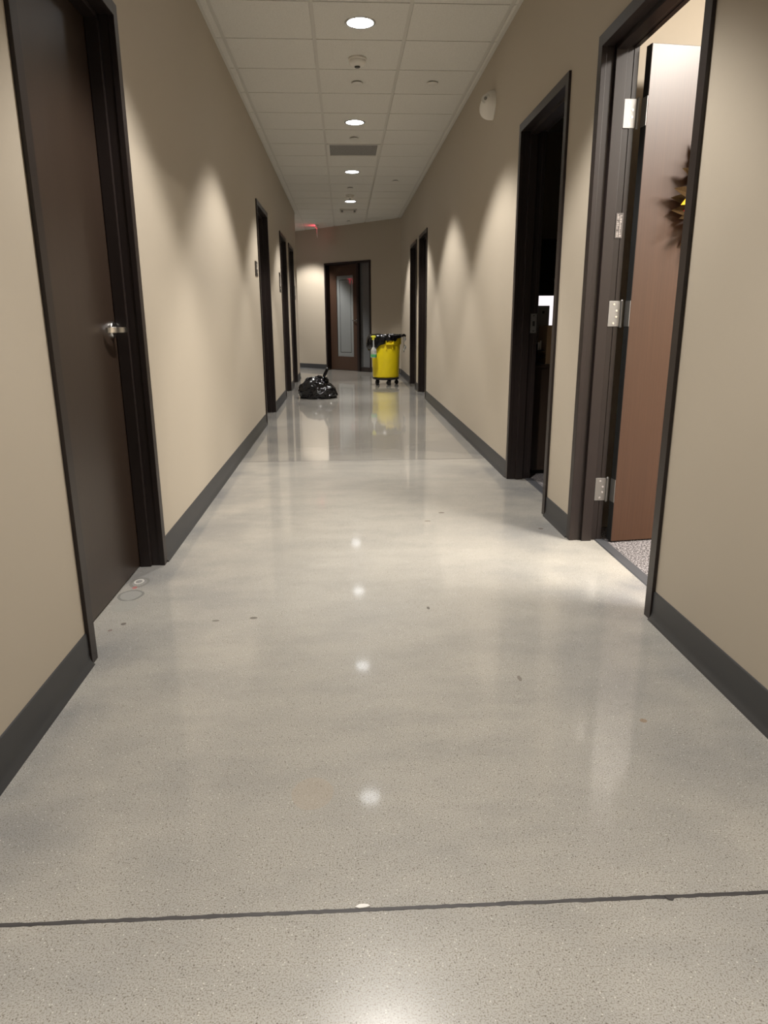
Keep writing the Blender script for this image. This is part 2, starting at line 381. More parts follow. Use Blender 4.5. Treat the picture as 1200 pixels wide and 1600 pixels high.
# ------------------------------------------------------------------ doors.  Local frame: x along the opening 0..w, y into the room, z up
def door_frame(root, w_, side, depth=WT, zt=FT):
    # side: +1 keeps x as is, used for clean placement
    C_ = 0.050; P_ = 0.013
    m = MB()
    for x0, x1 in ((0, C_), (w_-C_, w_)): m.box((x0, -P_, 0), (x1, 0.010, zt), 0.0015); m.box((x0, depth-0.01, 0), (x1, depth+P_, zt), 0.0015)
    m.box((C_-0.002, -P_, zt-C_), (w_-C_+0.002, 0.010, zt), 0.0015); m.box((C_-0.002, depth-0.01, zt-C_), (w_-C_+0.002, depth+P_, zt), 0.0015)
    m.build('casing', M_frame, root)
    m = MB()
    m.box((0.022, 0.0, 0), (C_-0.003, depth, zt-0.01)); m.box((w_-C_+0.003, 0.0, 0), (w_-0.022, depth, zt-0.01)); m.box((0.03, 0.0, zt-C_+0.003), (w_-0.03, depth, zt-0.022))
    m.build('jamb', M_frame, root)
    m = MB()
    st = 0.016
    m.box((C_-0.004, 0.046, 0), (C_+st, 0.096, zt-C_+0.004), 0.002); m.box((w_-C_-st, 0.046, 0), (w_-C_+0.004, 0.096, zt-C_+0.004), 0.002)
    m.box((C_-0.004, 0.046, zt-C_-st), (w_-C_+0.004, 0.096, zt-C_+0.004), 0.002)
    m.build('stop', M_frame, root)
def slab(root, w_, mt, zt=FT):
    m = MB(); m.box((0.053, 0.098, 0.008), (w_-0.053, 0.139, zt-0.053), 0.0015)
    return m.build('slab', mt, root)
def lever(parent, x, z, d, yface=0.098, out=-1):
    # x of the spindle, d = direction of the lever along x, out = which way it projects
    m = MB()
    m.lathe([(0, 0), (0.034, 0), (0.034, 0.006), (0.031, 0.010), (0.014, 0.011), (0.013, 0.040), (0, 0.040)], c=(x, yface, z), seg=36,
            mat=Matrix.Rotation(R(90) if out < 0 else R(-90), 4, 'X'))
    y1 = yface+out*0.052
    pts = [(x-d*0.016, y1), (x+d*0.03, y1-out*0.001), (x+d*0.075, y1-out*0.008), (x+d*0.112, y1-out*0.026), (x+d*0.118, y1-out*0.034)]
    n = len(pts); rows = []
    for i, (px, py) in enumerate(pts):
        hh = 0.0105 if i < 3 else 0.010; tt = 0.0075 if i < 2 else 0.006
        rows.append([m.bm.verts.new(v) for v in ((px, py-tt, z-hh), (px, py+tt, z-hh), (px, py+tt, z+hh), (px, py-tt, z+hh))])
    for a, b in zip(rows, rows[1:]):
        for q in range(4): m.bm.faces.new((a[q], a[(q+1) % 4], b[(q+1) % 4], b[q]))
    m.bm.faces.new(rows[0]); m.bm.faces.new(rows[-1][::-1])
    return tag(m.build('door_handle', M_chrome, parent, smooth=True, ang=40), 'satin chrome lever handle')
def hinge_set(root, w_, side_x, d):
    # three butt hinges at the jamb x=side_x seen from the room: leaf on the jamb, barrel at the room edge
    for z in (0.268, 1.120, 1.968):
        m = MB(); t = 0.003
        m.box((side_x, 0.102, z-0.058), (side_x+d*t, 0.156, z+0.058), 0.0008)
        h = m.build('hinge', M_steel, root)
        q = MB()
        q.cyl((side_x+d*0.004, 0.163, z-0.06), (side_x+d*0.004, 0.163, z+0.06), 0.0068, seg=16)
        q.cyl((side_x+d*0.004, 0.163, z+0.058), (side_x+d*0.004, 0.163, z+0.064), 0.0078, 0.004, seg=16); q.cyl((side_x+d*0.004, 0.163, z-0.064), (side_x+d*0.004, 0.163, z-0.058), 0.004, 0.0078, seg=16)
        q.build('barrel', M_steel, h, smooth=True)
        q = MB()
        for dy, dz in ((0.022, 0.043), (0.036, 0.014), (0.036, -0.014), (0.024, -0.043)):
            q.cyl((side_x, 0.104+dy, z+dz), (side_x+d*0.0042, 0.104+dy, z+dz), 0.0048, seg=12)
        q.build('screw', M_screw, h)
def threshold(root, w_):
    m = MB(); m.sweep([(0.118, 0), (0.124, 0.004), (0.168, 0.005), (0.176, 0.0)], (0.05, 0, 0), (w_-0.05, 0, 0), (0, 1, 0))
    return tag(m.build('threshold', M_thresh, root), 'dark grey rubber threshold strip')

def place_left(o, y0):      # local x -> +y, local y -> -x
    o.location = (0, y0, 0); o.rotation_euler = (0, 0, R(90))
def place_right(o, y1):     # local x -> -y, local y -> +x
    o.location = (W, y1, 0); o.rotation_euler = (0, 0, R(-90))
def closed_door(name, mt, w_, hx, hd):
    d = empty(name); door_frame(d, w_, 1); s_ = slab(d, w_, mt); lever(s_, hx, 1.065, hd); return d
LAB = {1: 'tall dark brown wooden door with chrome lever, nearest on the left', 2: 'dark framed door by the small square sign on the left wall',
       3: 'dark framed door with a tall narrow sign before it, third on the left', 4: 'dark framed door nearest the far left corner',
       8: 'narrow-looking dark framed door, third along the right wall', 9: 'dark framed door beside the yellow bin at the right'}
for i, (a, b) in enumerate(L_DOORS):
    d = closed_door('door_%d' % (i+1), M_wood2, b-a, b-a-0.11 if i == 0 else 0.11, -1 if i == 0 else 1); place_left(d, a)
    tag(d, LAB[i+1], 'door', kind='structure')
for i, (a, b) in enumerate(R_DOORS):
    if i < 2: continue
    d = closed_door('door_%d' % (i+6), M_wood2, b-a, b-a-0.11, -1); place_right(d, b)
    tag(d, LAB[i+6], 'door', kind='structure')

# the open doors (right wall).  Local x runs toward the camera (x=0 is the far jamb)
def open_slab(root, px, py, ang, mt, w_=0.925, flip=1):
    # slab hinged at (px,py) in the frame's plane, modelled along its own +x, face toward -y
    s_ = empty('slab_pivot') if False else None
    m = MB(); m.box((0.0, -0.0225, 0.008), (w_, 0.0225, FT-0.053), 0.0015)
    o = m.build('slab', mt, root); o.location = (px, py, 0); o.rotation_euler = (0, 0, ang); return o
a, b = R_DOORS[0]; w6 = b-a
d6 = empty('door_6'); place_right(d6, b); door_frame(d6, w6, 1); threshold(d6, w6); hinge_set(d6, w6, 0.050, 1)
tag(d6, 'open brown wooden door swung into the lit office at right', 'door', kind='structure')
# world: slab near corner (2.198,3.329), direction 7 deg off +x
ang_w = R(7); dirw = Vector((math.cos(ang_w), math.sin(ang_w))); nrm = Vector((-math.sin(ang_w), math.cos(ang_w)))
cw = Vector((2.199, 3.327))+nrm*0.0225
# to local of d6: local x = -(Y-b) , local y = X-W
lx = -(cw.y-b); ly = cw.x-W
s6 = open_slab(d6, lx, ly, ang_w+R(90), M_wood)
m = MB(); m.box((-0.0012, -0.0225, 0.008), (0.0, 0.0225, FT-0.053)); tag(m.build('shaded_edge', M_matte, s6), 'edge of the door, coloured near black for its shade')  # thin dark strip over the unlit slab edge; its shade is in the colour
m = MB()
for z in (0.268, 1.120, 1.968): m.box((-0.0035, -0.0225, z-0.058), (0.0, 0.024, z+0.058), 0.0006)
for z in (0.268, 1.120, 1.968):
    for dy, dz in ((0.004, 0.043), (-0.010, 0.014), (-0.010, -0.014), (0.002, -0.043)): m.cyl((0, dy, z+dz), (-0.0034, dy, z+dz), 0.0042, seg=10)
tag(m.build('hinge_leaf', M_steel, s6), 'steel hinge leaves on the door edge')
lever(s6, 0.855, 1.065, -1, yface=-0.0225, out=-1)
lever(s6, 0.855, 1.065, -1, yface=0.0225, out=1)
# small stamped label on the hinge jamb (world 2.13, 3.38, 1.51)
lb = MB(); lb.box((0.050, 0.105, 1.455), (0.0505, 0.138, 1.562)); lo = lb.build('rating_label', M_faint, d6)
lb = MB(); rr = random.Random(5)
for row in range(2):
    z = 1.460
    while z < 1.552:
        h_ = rr.uniform(0.003, 0.009)
        if rr.random() < 0.75: lb.box((0.0505, 0.110+row*0.013, z), (0.0510, 0.110+row*0.013+rr.uniform(0.005, 0.010), z+h_))
        z += h_+0.002
lb.build('print', M_faintl, lo)

a, b = R_DOORS[1]; w7 = b-a
d7 = empty('door_7'); place_right(d7, b); door_frame(d7, w7, 1); threshold(d7, w7)
tag(d7, 'dark framed doorway standing open onto the unlit room', 'door', kind='structure')
s7 = open_slab(d7, w7-0.055, 0.178, R(90)-R(3), M_wood2)
lever(s7, 0.855, 1.065, -1, yface=-0.0225, out=-1)
sp = MB(); sp.box((0.050, 0.104, 1.005), (0.052, 0.146, 1.130), 0.0006); so = sp.build('strike_plate', M_steel, d7)
sp = MB(); sp.box((0.0519, 0.118, 1.050), (0.0524, 0.134, 1.082)); sp.cyl((0.052, .125, 1.018), (0.0526, .125, 1.018), .004, seg=10); sp.cyl((0.052, .125, 1.117), (0.0526, .125, 1.117), .004, seg=10); sp.build('latch_hole', M_matte, so)

# end door with sidelight
d5 = empty('door_5', FO, ROT45)
tag(d5, 'brown end door with a tall frosted glass panel and a narrow sidelight', 'door', kind='structure')
C_ = 0.042; P_ = 0.013; zt = FT-0.012
m = MB()
m.box((0, -P_, 0), (C_, 0.01, zt), 0.0015); m.box((FDW-C_, -P_, 0), (FDW, 0.01, zt), 0.0015); m.box((C_-.002, -P_, zt-C_), (FDW-C_+.002, 0.01, zt), 0.0015)
m.build('casing', M_frame, d5)
m = MB()
m.box((0.02, 0, 0), (C_-0.003, WT, zt)); m.box((FDW-C_+0.003, 0, 0), (FDW-0.02, WT, zt)); m.box((0.03, 0, zt-C_+.003), (FDW-0.03, WT, zt-0.02)); m.build('jamb', M_frame, d5)
m = MB(); m.box((0.965, 0.0, 0), (1.025, WT, zt-C_+0.004), 0.0015); m.build('mullion', M_frame, d5)
m = MB(); m.box((1.023, 0.03, 0), (FDW-C_+0.004, 0.12, 0.095), 0.0015); m.build('bottom_rail', M_frame, d5)
SL0, SL1, LZ0, LZ1, LX0, LX1 = 0.045, 0.962, 0.300, 2.000, 0.255, 0.765
m = MB(); y0, y1 = 0.100, 0.145
m.box((SL0, y0, 0.008), (LX0, y1, zt-C_-0.003)); m.box((LX1, y0, 0.008), (SL1, y1, zt-C_-0.003)); m.box((LX0, y0, 0.008), (LX1, y1, LZ0)); m.box((LX0, y0, LZ1), (LX1, y1, zt-C_-0.003))
bmesh.ops.remove_doubles(m.bm, verts=m.bm.verts[:], dist=1e-5)
s5 = m.build('slab', M_wood2, d5)
M_wood3 = wood('mid_walnut_veneer', (0.040, 0.022, 0.014), (0.08, 0.045, 0.03), 0.36); s5.data.materials[0] = M_wood3
m = MB(); m.box((LX0, 0.116, LZ0), (LX1, 0.124, LZ1)); gp = m.build('glass_panel', M_frost, s5)
m = MB(); i_ = 0.085; t_ = 0.010
for q in (((LX0+i_, LZ0+i_), (LX1-i_, LZ0+i_+t_)), ((LX0+i_, LZ1-i_-t_), (LX1-i_, LZ1-i_)), ((LX0+i_, LZ0+i_), (LX0+i_+t_, LZ1-i_)), ((LX1-i_-t_, LZ0+i_), (LX1-i_, LZ1-i_))):
    m.box((q[0][0], 0.1155, q[0][1]), (q[1][0], 0.116, q[1][1]))
m.build('clear_border', M_clearline, gp)
lever(s5, 0.875, 1.065, -1, yface=0.100)
m = MB(); m.box((1.025, 0.060, 0.095), (FDW-C_+0.002, 0.068, zt-C_+0.003)); tag(m.build('sidelight_glass', M_frost2, d5), 'narrow dim grey sidelight pane')

# ------------------------------------------------------------------ rooms on the right
def rbox(name, a_, b_, mt, label):
    m = MB(); m.box(a_, b_); return tag(m.build(name, mt), label, 'wall' if 'wall' in name else name, kind='structure')
X0 = W+WT
rbox('wall_partition', (X0, 3.60, 0), (9.0, 3.72, H+0.1), M_wall, 'beige partition wall seen above the open door')
rbox('wall_office', (X0, -1.2, 0), (8.0, -1.08, H+0.1), M_wall, 'near wall of the lit office')
rbox('wall_office', (8.0, -1.2, 0), (8.12, 3.72, H+0.1), M_wall, 'outer wall of the lit office')
rbox('wall_room', (X0, 8.10, 0), (6.1, 8.22, H+0.1), M_wall, 'far wall of the unlit room')
rbox('wall_room', (6.0, 3.72, 0), (6.12, 8.22, H+0.1), M_wall, 'outer wall of the unlit room')
m = MB(); m.box((X0, -1.2, H), (9.0, 8.25, H+0.05)); tag(m.build('ceiling', M_tile), 'ceiling over the rooms on the right', 'ceiling', kind='structure')

# troffers in the lit office
def area(name, loc, rot, sx_, sy_, power, col, parent=None, spread=180):
    ld = bpy.data.lights.new(name, 'AREA'); ld.shape = 'RECTANGLE'; ld.size = sx_; ld.size_y = sy_; ld.energy = power; ld.color = col; ld.spread = R(spread)
    o = bpy.data.objects.new(name, ld); COL.objects.link(o); o.location = loc; o.rotation_euler = rot; o.parent = parent; return o
def troffer(x, y, label):
    t = empty('ceiling_troffer', (x, y, H))
    tag(t, label, 'light', 'troffers of the lit office')
    m = MB()
    for q in (((-.305, -.61), (.305, -.58)), ((-.305, .58), (.305, .61)), ((-.305, -.58), (-.275, .58)), ((.275, -.58), (.305, .58))): m.box((q[0][0], q[0][1], -0.012), (q[1][0], q[1][1], 0.0))
    m.build('frame', M_white, t); m = MB(); m.box((-.275, -.58, -0.006), (.275, .58, 0.0)); m.build('lens', M_troff, t)
    area('troffer_light', (0, 0, -0.02), (0, 0, 0), 0.53, 1.12, ROOM_W, (1.0, 0.93, 0.84), t)
troffer(3.75, 1.30, 'rectangular ceiling light nearer the open office door')
troffer(6.05, 1.10, 'rectangular ceiling light deeper in the office')

# furniture glimpsed in the unlit room
cr = empty('credenza', (2.20, 4.96, 0)); tag(cr, 'dark wooden cabinet just inside the unlit doorway', 'cabinet')
m = MB(); m.box((0.0, 0.0, 0.03), (0.52, 1.25, 0.765), 0.002); m.build('body', M_wood2, cr)
m = MB(); m.box((0.0, -0.01, 0.765), (0.54, 1.26, 0.788), 0.002); m.build('top', M_wood2, cr)
m = MB(); m.box((0.02, 0.02, 0.0), (0.48, 1.23, 0.03)); m.build('plinth', M_matte, cr)
for q in range(3):
    m = MB(); m.box((0.52, 0.02+q*0.41, 0.05), (0.538, 0.42+q*0.41, 0.755), 0.002); dr = m.build('door', M_wood2, cr)
    m = MB(); m.cyl((0.55, 0.36+q*0.41, 0.60), (0.55, 0.36+q*0.41, 0.70), 0.005, seg=10); m.build('handle', M_steel, dr)
bx_ = empty('cardboard_box', (2.285, 4.99, 0.788)); tag(bx_, 'brown cardboard box on the cabinet in the unlit room', 'box')
m = MB(); m.box((0, 0, 0), (0.28, 0.22, 0.262), 0.002); m.build('carton', M_card, bx_)
m = MB(); m.box((0.0, 0.105, 0.262), (0.28, 0.115, 0.2635)); m.build('seam', M_black, bx_)
gb = empty('paper_holder', (2.236, 5.24, 0.788)); tag(gb, 'grey upright document holder behind the cardboard box', 'document holder')
m = MB(); m.box((0, 0, 0), (0.128, 0.09, 0.40), 0.002); m.build('holder', M_greyp, gb)
m = MB()
for q in ((0.075, 0.345),): m.box((q[0], -0.001, q[1]), (q[0]+0.016, 0.0, q[1]+0.018))
m.build('label', M_black, gb)
st = empty('desk_tray', (2.215, 4.985, 0.788)); tag(st, 'black stacked desk tray beside the cardboard box', 'tray')
m = MB()
for q in range(3): m.box((0, 0, q*0.045), (0.06, 0.20, q*0.045+0.006), 0.001)
m.box((0, 0.19, 0), (0.06, 0.20, 0.13)); m.build('shelves', M_black, st)
m = MB(); m.cyl((0.02, 0.03, 0.096), (0.02, 0.03, 0.15), 0.006, seg=10); m.cyl((0.04, 0.05, 0.096), (0.04, 0.05, 0.16), 0.006, seg=10); m.build('pens', M_white, st)
mo = empty('computer_monitor', (2.60, 5.62, 0.788)); tag(mo, 'glowing white computer screen in the unlit room', 'monitor')
m = MB(); m.box((-0.285, 0, 0.12), (0.27, 0.03, 0.492), 0.003); m.build('bezel', M_black, mo)
m = MB(); m.box((-0.225, -0.0015, 0.135), (0.26, 0.0, 0.480)); m.build('screen', M_screen, mo)
m = MB(); m.box((-0.02, 0.01, 0.0), (0.02, 0.03, 0.13)); m.cyl((0, 0.02, 0), (0, 0.02, 0.012), 0.09); m.build('stand', M_black, mo)
bk = empty('bookcase', (2.75, 7.72, 0)); tag(bk, 'tall dark bookcase against the far wall of the unlit room', 'bookcase')
m = MB(); m.box((0, 0, 0), (0.03, 0.36, 1.9)); m.box((1.37, 0, 0), (1.4, 0.36, 1.9)); m.box((0.03, 0.34, 0), (1.37, 0.36, 1.9)); m.build('case', M_wood2, bk)
for q in range(6):
    m = MB(); m.box((0.03, 0.005, 0.02+q*0.37), (1.37, 0.34, 0.045+q*0.37)); m.build('shelf', M_wood2, bk)

# ------------------------------------------------------------------ wreath on the open door
wc = Vector((2.199, 3.327))+dirw*0.462-nrm*0.03
wr = empty('door_wreath', (wc.x, wc.y, 1.635), ang_w); tag(wr, 'autumn wreath of golden and red leaves hung on the open door', 'wreath')
rw = random.Random(11)
m = MB()
for t in range(7):
    ph = rw.uniform(0, 6.28); pts = []
    for q in range(49):
        a_ = 2*math.pi*q/48; rr_ = 0.185+0.014*math.cos(5*a_+ph); pts.append((rr_*math.cos(a_), 0.012*math.sin(4*a_+ph*2), rr_*math.sin(a_)))
    m.tube(pts, 0.006, 6)
m.build('vine_ring', M_twig, wr)
def leaf(m, c_, dr_, up2, L_, Wd):
    dr_ = dr_.normalized(); sd = dr_.cross(up2).normalized(); n_ = sd.cross(dr_)
    prof = [(0, 0.02), (0.2, 0.55), (0.45, 1.0), (0.7, 0.7), (0.88, 0.32), (1.0, 0.02)]
    L0 = []; R0 = []; C0 = []
    for t, ww in prof:
        p = c_+dr_*L_*t+n_*(-0.25*L_*t*t)
        L0.append(m.bm.verts.new(p+sd*Wd*ww*0.5+n_*Wd*ww*0.18)); R0.append(m.bm.verts.new(p-sd*Wd*ww*0.5+n_*Wd*ww*0.18)); C0.append(m.bm.verts.new(p))
    for q in range(len(prof)-1):
        m.bm.faces.new((C0[q], C0[q+1], L0[q+1], L0[q])); m.bm.faces.new((C0[q+1], C0[q], R0[q], R0[q+1]))
for nm, mt, cnt, LL, off in (('olive_leaves', M_leafd, 84, 0.095, 0.0), ('golden_leaves', M_leafy, 34, 0.095, 0.03), ('red_leaves', M_leafr, 26, 0.07, 0.014)):
    m = MB()
    for q in range(cnt):
        a_ = 2*math.pi*(q+rw.random()*0.8)/cnt; rr_ = 0.185+rw.uniform(-0.03, 0.045)
        c_ = Vector((rr_*math.cos(a_), -off-rw.uniform(-0.005, 0.02), rr_*math.sin(a_)))
        dr_ = Vector((math.cos(a_+rw.uniform(-0.9, 0.9)), -rw.uniform(0.0, 0.5), math.sin(a_+rw.uniform(-0.9, 0.9))))
        leaf(m, c_, dr_, Vector((0, -1, 0.1)), LL*rw.uniform(0.75, 1.2), LL*0.5)
    tag(m.build(nm, mt, wr), nm.replace('_', ' '), kind='stuff')

# ------------------------------------------------------------------ downlights
def downlight(y, label, x=1.015, tilt=(0, 0), power=LAMP_W, ang=102.0):
    t = empty('recessed_downlight', (x, y, H)); tag(t, label, 'light', 'downlights along the corridor ceiling')
    m = MB(); m.lathe([(0.087, -0.001), (0.088, -0.004), (0.100, -0.0045), (0.103, -0.002), (0.103, 0.0)], seg=48); m.build('trim_ring', M_refl, t, smooth=True)
    m = MB(); m.lathe([(0.0, 0.0), (0.088, 0.0), (0.088, -0.003), (0.06, -0.0032), (0.0, -0.0035)], seg=48); m.build('lens', M_lens, t, smooth=True)
    ld = bpy.data.lights.new('downlight_beam', 'SPOT'); ld.energy = power; ld.spot_size = R(ang); ld.spot_blend = 0.34; ld.shadow_soft_size = 0.085
    ld.color = (1.0, 0.955, 0.905)
    o = bpy.data.objects.new('downlight_beam', ld); COL.objects.link(o); o.parent = t; o.location = (0, 0, -0.012); o.rotation_euler = (tilt[0], tilt[1], 0)
    return t
names = {0: 'largest round downlight, nearest in the ceiling', 1: 'second round downlight, between the smoke detector and the grey ceiling grille', 2: 'third round downlight, just past the grey ceiling grille', 3: 'farthest round downlight, beyond the small smoke detector'}
for i in (-4, -3, -2, -1, 0, 1, 2, 3):
    y = 5.33+2.445*i
    downlight(y, names.get(i) or ({-1: 'round downlight just above the top edge of the view', -2: 'round downlight in the ceiling directly above the camera', -3: 'round downlight in the ceiling behind the camera', -4: 'round downlight at the rear end of the corridor ceiling'}.get(i)), power=LAMP_W*(0.6 if i == -2 else 1.0))
downlight(15.6, 'round downlight of the side hall past the left corner', x=-0.25, tilt=(R(8), R(8)), power=LAMP_W*1.3, ang=108)
downlight(17.3, 'round downlight deeper in the side hall', x=-2.9)

# ------------------------------------------------------------------ ceiling devices
def smoke(x, y, label):
    t = empty('smoke_detector', (x, y, H)); tag(t, label, 'smoke detector', 'smoke detectors')
    m = MB(); m.lathe([(0, 0), (0.068, 0), (0.070, -0.006), (0.068, -0.014), (0.060, -0.018)], seg=36); m.build('base', M_white, t, smooth=True)
    m = MB(); m.lathe([(0.062, -0.012), (0.065, -0.022), (0.062, -0.034), (0.050, -0.047), (0.034, -0.054), (0.022, -0.056), (0, -0.056)], seg=36); m.build('dome', M_white, t, smooth=True)
    m = MB(); m.lathe([(0.022, -0.054), (0.022, -0.060), (0.018, -0.063), (0, -0.063)], seg=24); m.build('sensor_chamber', M_darkp, t, smooth=True)
smoke(1.007, 5.99, 'round smoke detector between the two nearest downlights')
smoke(1.00, 12.05, 'small far smoke detector just before the farthest downlight')
def plate(x, y, label):
    t = empty('sprinkler_cover', (x, y, H)); tag(t, label, 'sprinkler cover', 'flat round sprinkler covers')
    m = MB(); m.lathe([(0, -0.013), (0.043, -0.013), (0.047, -0.011), (0.047, -0.007), (0, -0.007)], seg=32); m.build('cover_disc', M_white2, t, smooth=True)
    m = MB(); m.lathe([(0.0, -0.006), (0.034, -0.006), (0.034, 0.0), (0.0, 0.0)], seg=24); m.build('collar', M_darkp, t)
plate(1.016, 6.545, 'round sprinkler cover just beyond the nearest smoke detector')
plate(1.64, 6.525, 'round sprinkler cover nearest the right wall, near the wall device')
plate(1.018, 8.39, 'round sprinkler cover just before the grey ceiling grille')
plate(1.637, 10.817, 'far round sprinkler cover near the right wall')
plate(0.998, 11.385, 'round sprinkler cover just before the far smoke detector')
plate(1.003, 15.08, 'farthest round sprinkler cover by the end wall')
# return grille in one tile cell
vt = empty('ceiling_grille', (1.015, 8.982, H)); tag(vt, 'grey perforated return air grille in the ceiling', 'vent')
m = MB(); a_, b_, c_ = 0.303, 0.293, 0.272
for q in (((-a_, -b_), (a_, -b_+.03)), ((-a_, b_-.03), (a_, b_)), ((-a_, -b_+.03), (-c_, b_-.03)), ((c_, -b_+.03), (a_, b_-.03))): m.box((q[0][0], q[0][1], -0.003), (q[1][0], q[1][1], 0.0075))
m.build('frame', M_white2, vt)
m = MB(); m.box((-c_, -b_+.03, 0.003), (c_, b_-.03, 0.006)); m.build('perforated_face', M_grille, vt)
vt = empty('ceiling_speaker', (0.985, 13.66, H)); tag(vt, 'small square ceiling vent beyond the farthest downlight', 'vent')
m = MB()
for q in (((-.15, -.16), (.15, -.14)), ((-.15, .14), (.15, .16)), ((-.15, -.14), (-.13, .14)), ((.13, -.14), (.15, .14))): m.box((q[0][0], q[0][1], -0.022), (q[1][0], q[1][1], 0.0))
m.build('frame', M_white2, vt); m = MB(); m.box((-.13, -.14, -0.004), (.13, .14, 0.0)); m.build('recess', M_darkp, vt)
m = MB(); m.box((-.095, -.16, -0.030), (.095, .06, -0.022)); m.build('deflector', M_white2, vt)
vt.name = 'ceiling_vent'

# ------------------------------------------------------------------ exit sign
def text_mesh(txt, size, depth, mt, parent, name, M4):
    cu = bpy.data.curves.new(name, 'FONT'); cu.body = txt; cu.size = size; cu.extrude = depth; cu.align_x = 'CENTER'; cu.align_y = 'CENTER'
    to = bpy.data.objects.new(name, cu); COL.objects.link(to)
    dg = bpy.context.evaluated_depsgraph_get(); me = bpy.data.meshes.new_from_object(to.evaluated_get(dg))
    bpy.data.objects.remove(to); me.transform(M4); me.materials.clear(); me.materials.append(mt)
    o = bpy.data.objects.new(name, me); COL.objects.link(o); o.parent = parent; return o
ex = empty('exit_sign', (0.345, 15.80, H), R(0.5)); tag(ex, 'edge-lit exit sign hanging edge-on from the ceiling, glowing red', 'exit sign')
m = MB(); m.box((-0.032, -0.15, -0.030), (0.032, 0.15, 0.0), 0.003); m.build('housing', M_white2, ex)
m = MB(); m.box((-0.007, -0.15, -0.225), (0.007, 0.15, -0.030), 0.002); pn = m.build('panel', M_acryl, ex)
MX = Matrix(((0, 0, -1, -0.0076), (-1, 0, 0, 0), (0, 1, 0, -0.135), (0, 0, 0, 1)))
text_mesh('EXIT', 0.17, 0.0003, M_red_e, pn, 'lettering', MX)
MX2 = Matrix(((0, 0, 1, 0.007), (1, 0, 0, 0), (0, 1, 0, -0.135), (0, 0, 0, 1)))
m = MB(); m.cyl((-0.034, -0.02, -0.05), (-0.045, -0.02, -0.05), 0.010, seg=12); m.build('test_button', M_white, ex)
area('exit_glow', (-0.034, 0, -0.030), (0, R(96), 0), 0.03, 0.16, 0.36, (1.0, 0.05, 0.10), ex, 170)

# second exit sign on the end of the side hall (seen mirrored in the end door's glass)
e2 = empty('exit_sign', (-5.5, 15.72, 2.19)); tag(e2, 'red lit exit sign ending the side hall, mirrored in the end door glass', 'exit sign')
m = MB(); m.box((0, -0.22, -0.125), (0.035, 0.22, 0.125), 0.004); m.build('housing', M_white2, e2)
text_mesh('EXIT', 0.22, 0.0015, M_red_e, e2, 'lettering', Matrix(((0, 0, 1, 0.037), (1, 0, 0, 0), (0, 1, 0, 0), (0, 0, 0, 1))))

# ------------------------------------------------------------------ wall devices and signs
wd = empty('wall_sensor', (W, 5.80, 2.632)); tag(wd, 'white rounded wall device with small round lens, high on the right wall', 'sensor')
m = MB(); t = bmesh.new(); bmesh.ops.create_uvsphere(t, u_segments=32, v_segments=20, radius=1.0)
for v in t.verts:
    x_, y_, z_ = v.co
    if x_ > 0: v.co.x = 0
    f_ = 1.0 - 0.22*max(0, -z_)**1.5
    v.co.y = y_*0.098*f_; v.co.z = z_*0.098; v.co.x = (-abs(x_)**0.72*0.116 if x_ < 0 else 0)*(0.86+0.14*(-z_))
m.merge(t); m.build('body', M_white, wd, smooth=True, ang=60)
m = MB(); m.cyl((-0.005, 0, 0), (0.0, 0, 0), 0.094, seg=40); m.build('back_plate', M_white2, wd)
ra = Matrix.Rotation(R(-90), 4, 'Y') @ Matrix.Rotation(R(0), 4, 'X')
ln = MB(); q4 = Vector((-0.50, -0.84, 0.16)).to_track_quat('Z', 'Y').to_matrix().to_4x4()
ln.lathe([(0.0, 0.0), (0.034, 0.0), (0.034, 0.010), (0.028, 0.014), (0.024, 0.010), (0.017, 0.012), (0, 0.018)], c=(-0.066, -0.058, 0.026), seg=28, mat=q4); lo = ln.build('lens', M_white2, wd, smooth=True)
ln = MB(); ln.lathe([(0.0, 0.0), (0.012, 0.0), (0.010, 0.004), (0, 0.005)], c=Vector((-0.066, -0.058, 0.026))+Vector((-0.50, -0.84, 0.16)).normalized()*0.0165, seg=20, mat=q4); ln.build('lens_center', mat('smoky_lens', (0.22, 0.21, 0.19), 0.3), lo)

def wall_sign(y, z0, z1, w_, label, lites):
    t = empty('wall_sign', (0, y, z0)); tag(t, label, 'sign')
    m = MB(); m.box((0, -w_/2, 0), (0.008, w_/2, z1-z0), 0.001); p = m.build('plate', M_sign, t)
    m = MB()
    for a0, b0, a1, b1 in lites: m.box((0.008, -w_/2+a0*w_, b0*(z1-z0)), (0.0092, -w_/2+a1*w_, b1*(z1-z0)))
    m.build('marks', M_signl, p)
wall_sign(7.47, 1.520, 1.660, 0.17, 'small square dark sign with a pale panel by the second left door', [(.42, .48, .86, .60), (.42, .60, .52, .84), (.76, .60, .86, .84), (.42, .80, .86, .86), (.5, .25, .8, .3)])
wall_sign(10.16, 1.462, 1.715, 0.16, 'tall narrow dark sign by the third left door', [(.3, .30, .75, .44), (.45, .44, .62, .68), (.45, .70, .62, .78), (.25, .16, .8, .20)])
wall_sign(13.20, 1.440, 1.670, 0.16, 'dark narrow sign nearest the far left corner', [(.3, .30, .75, .44), (.45, .44, .62, .68), (.45, .70, .62, .78)])

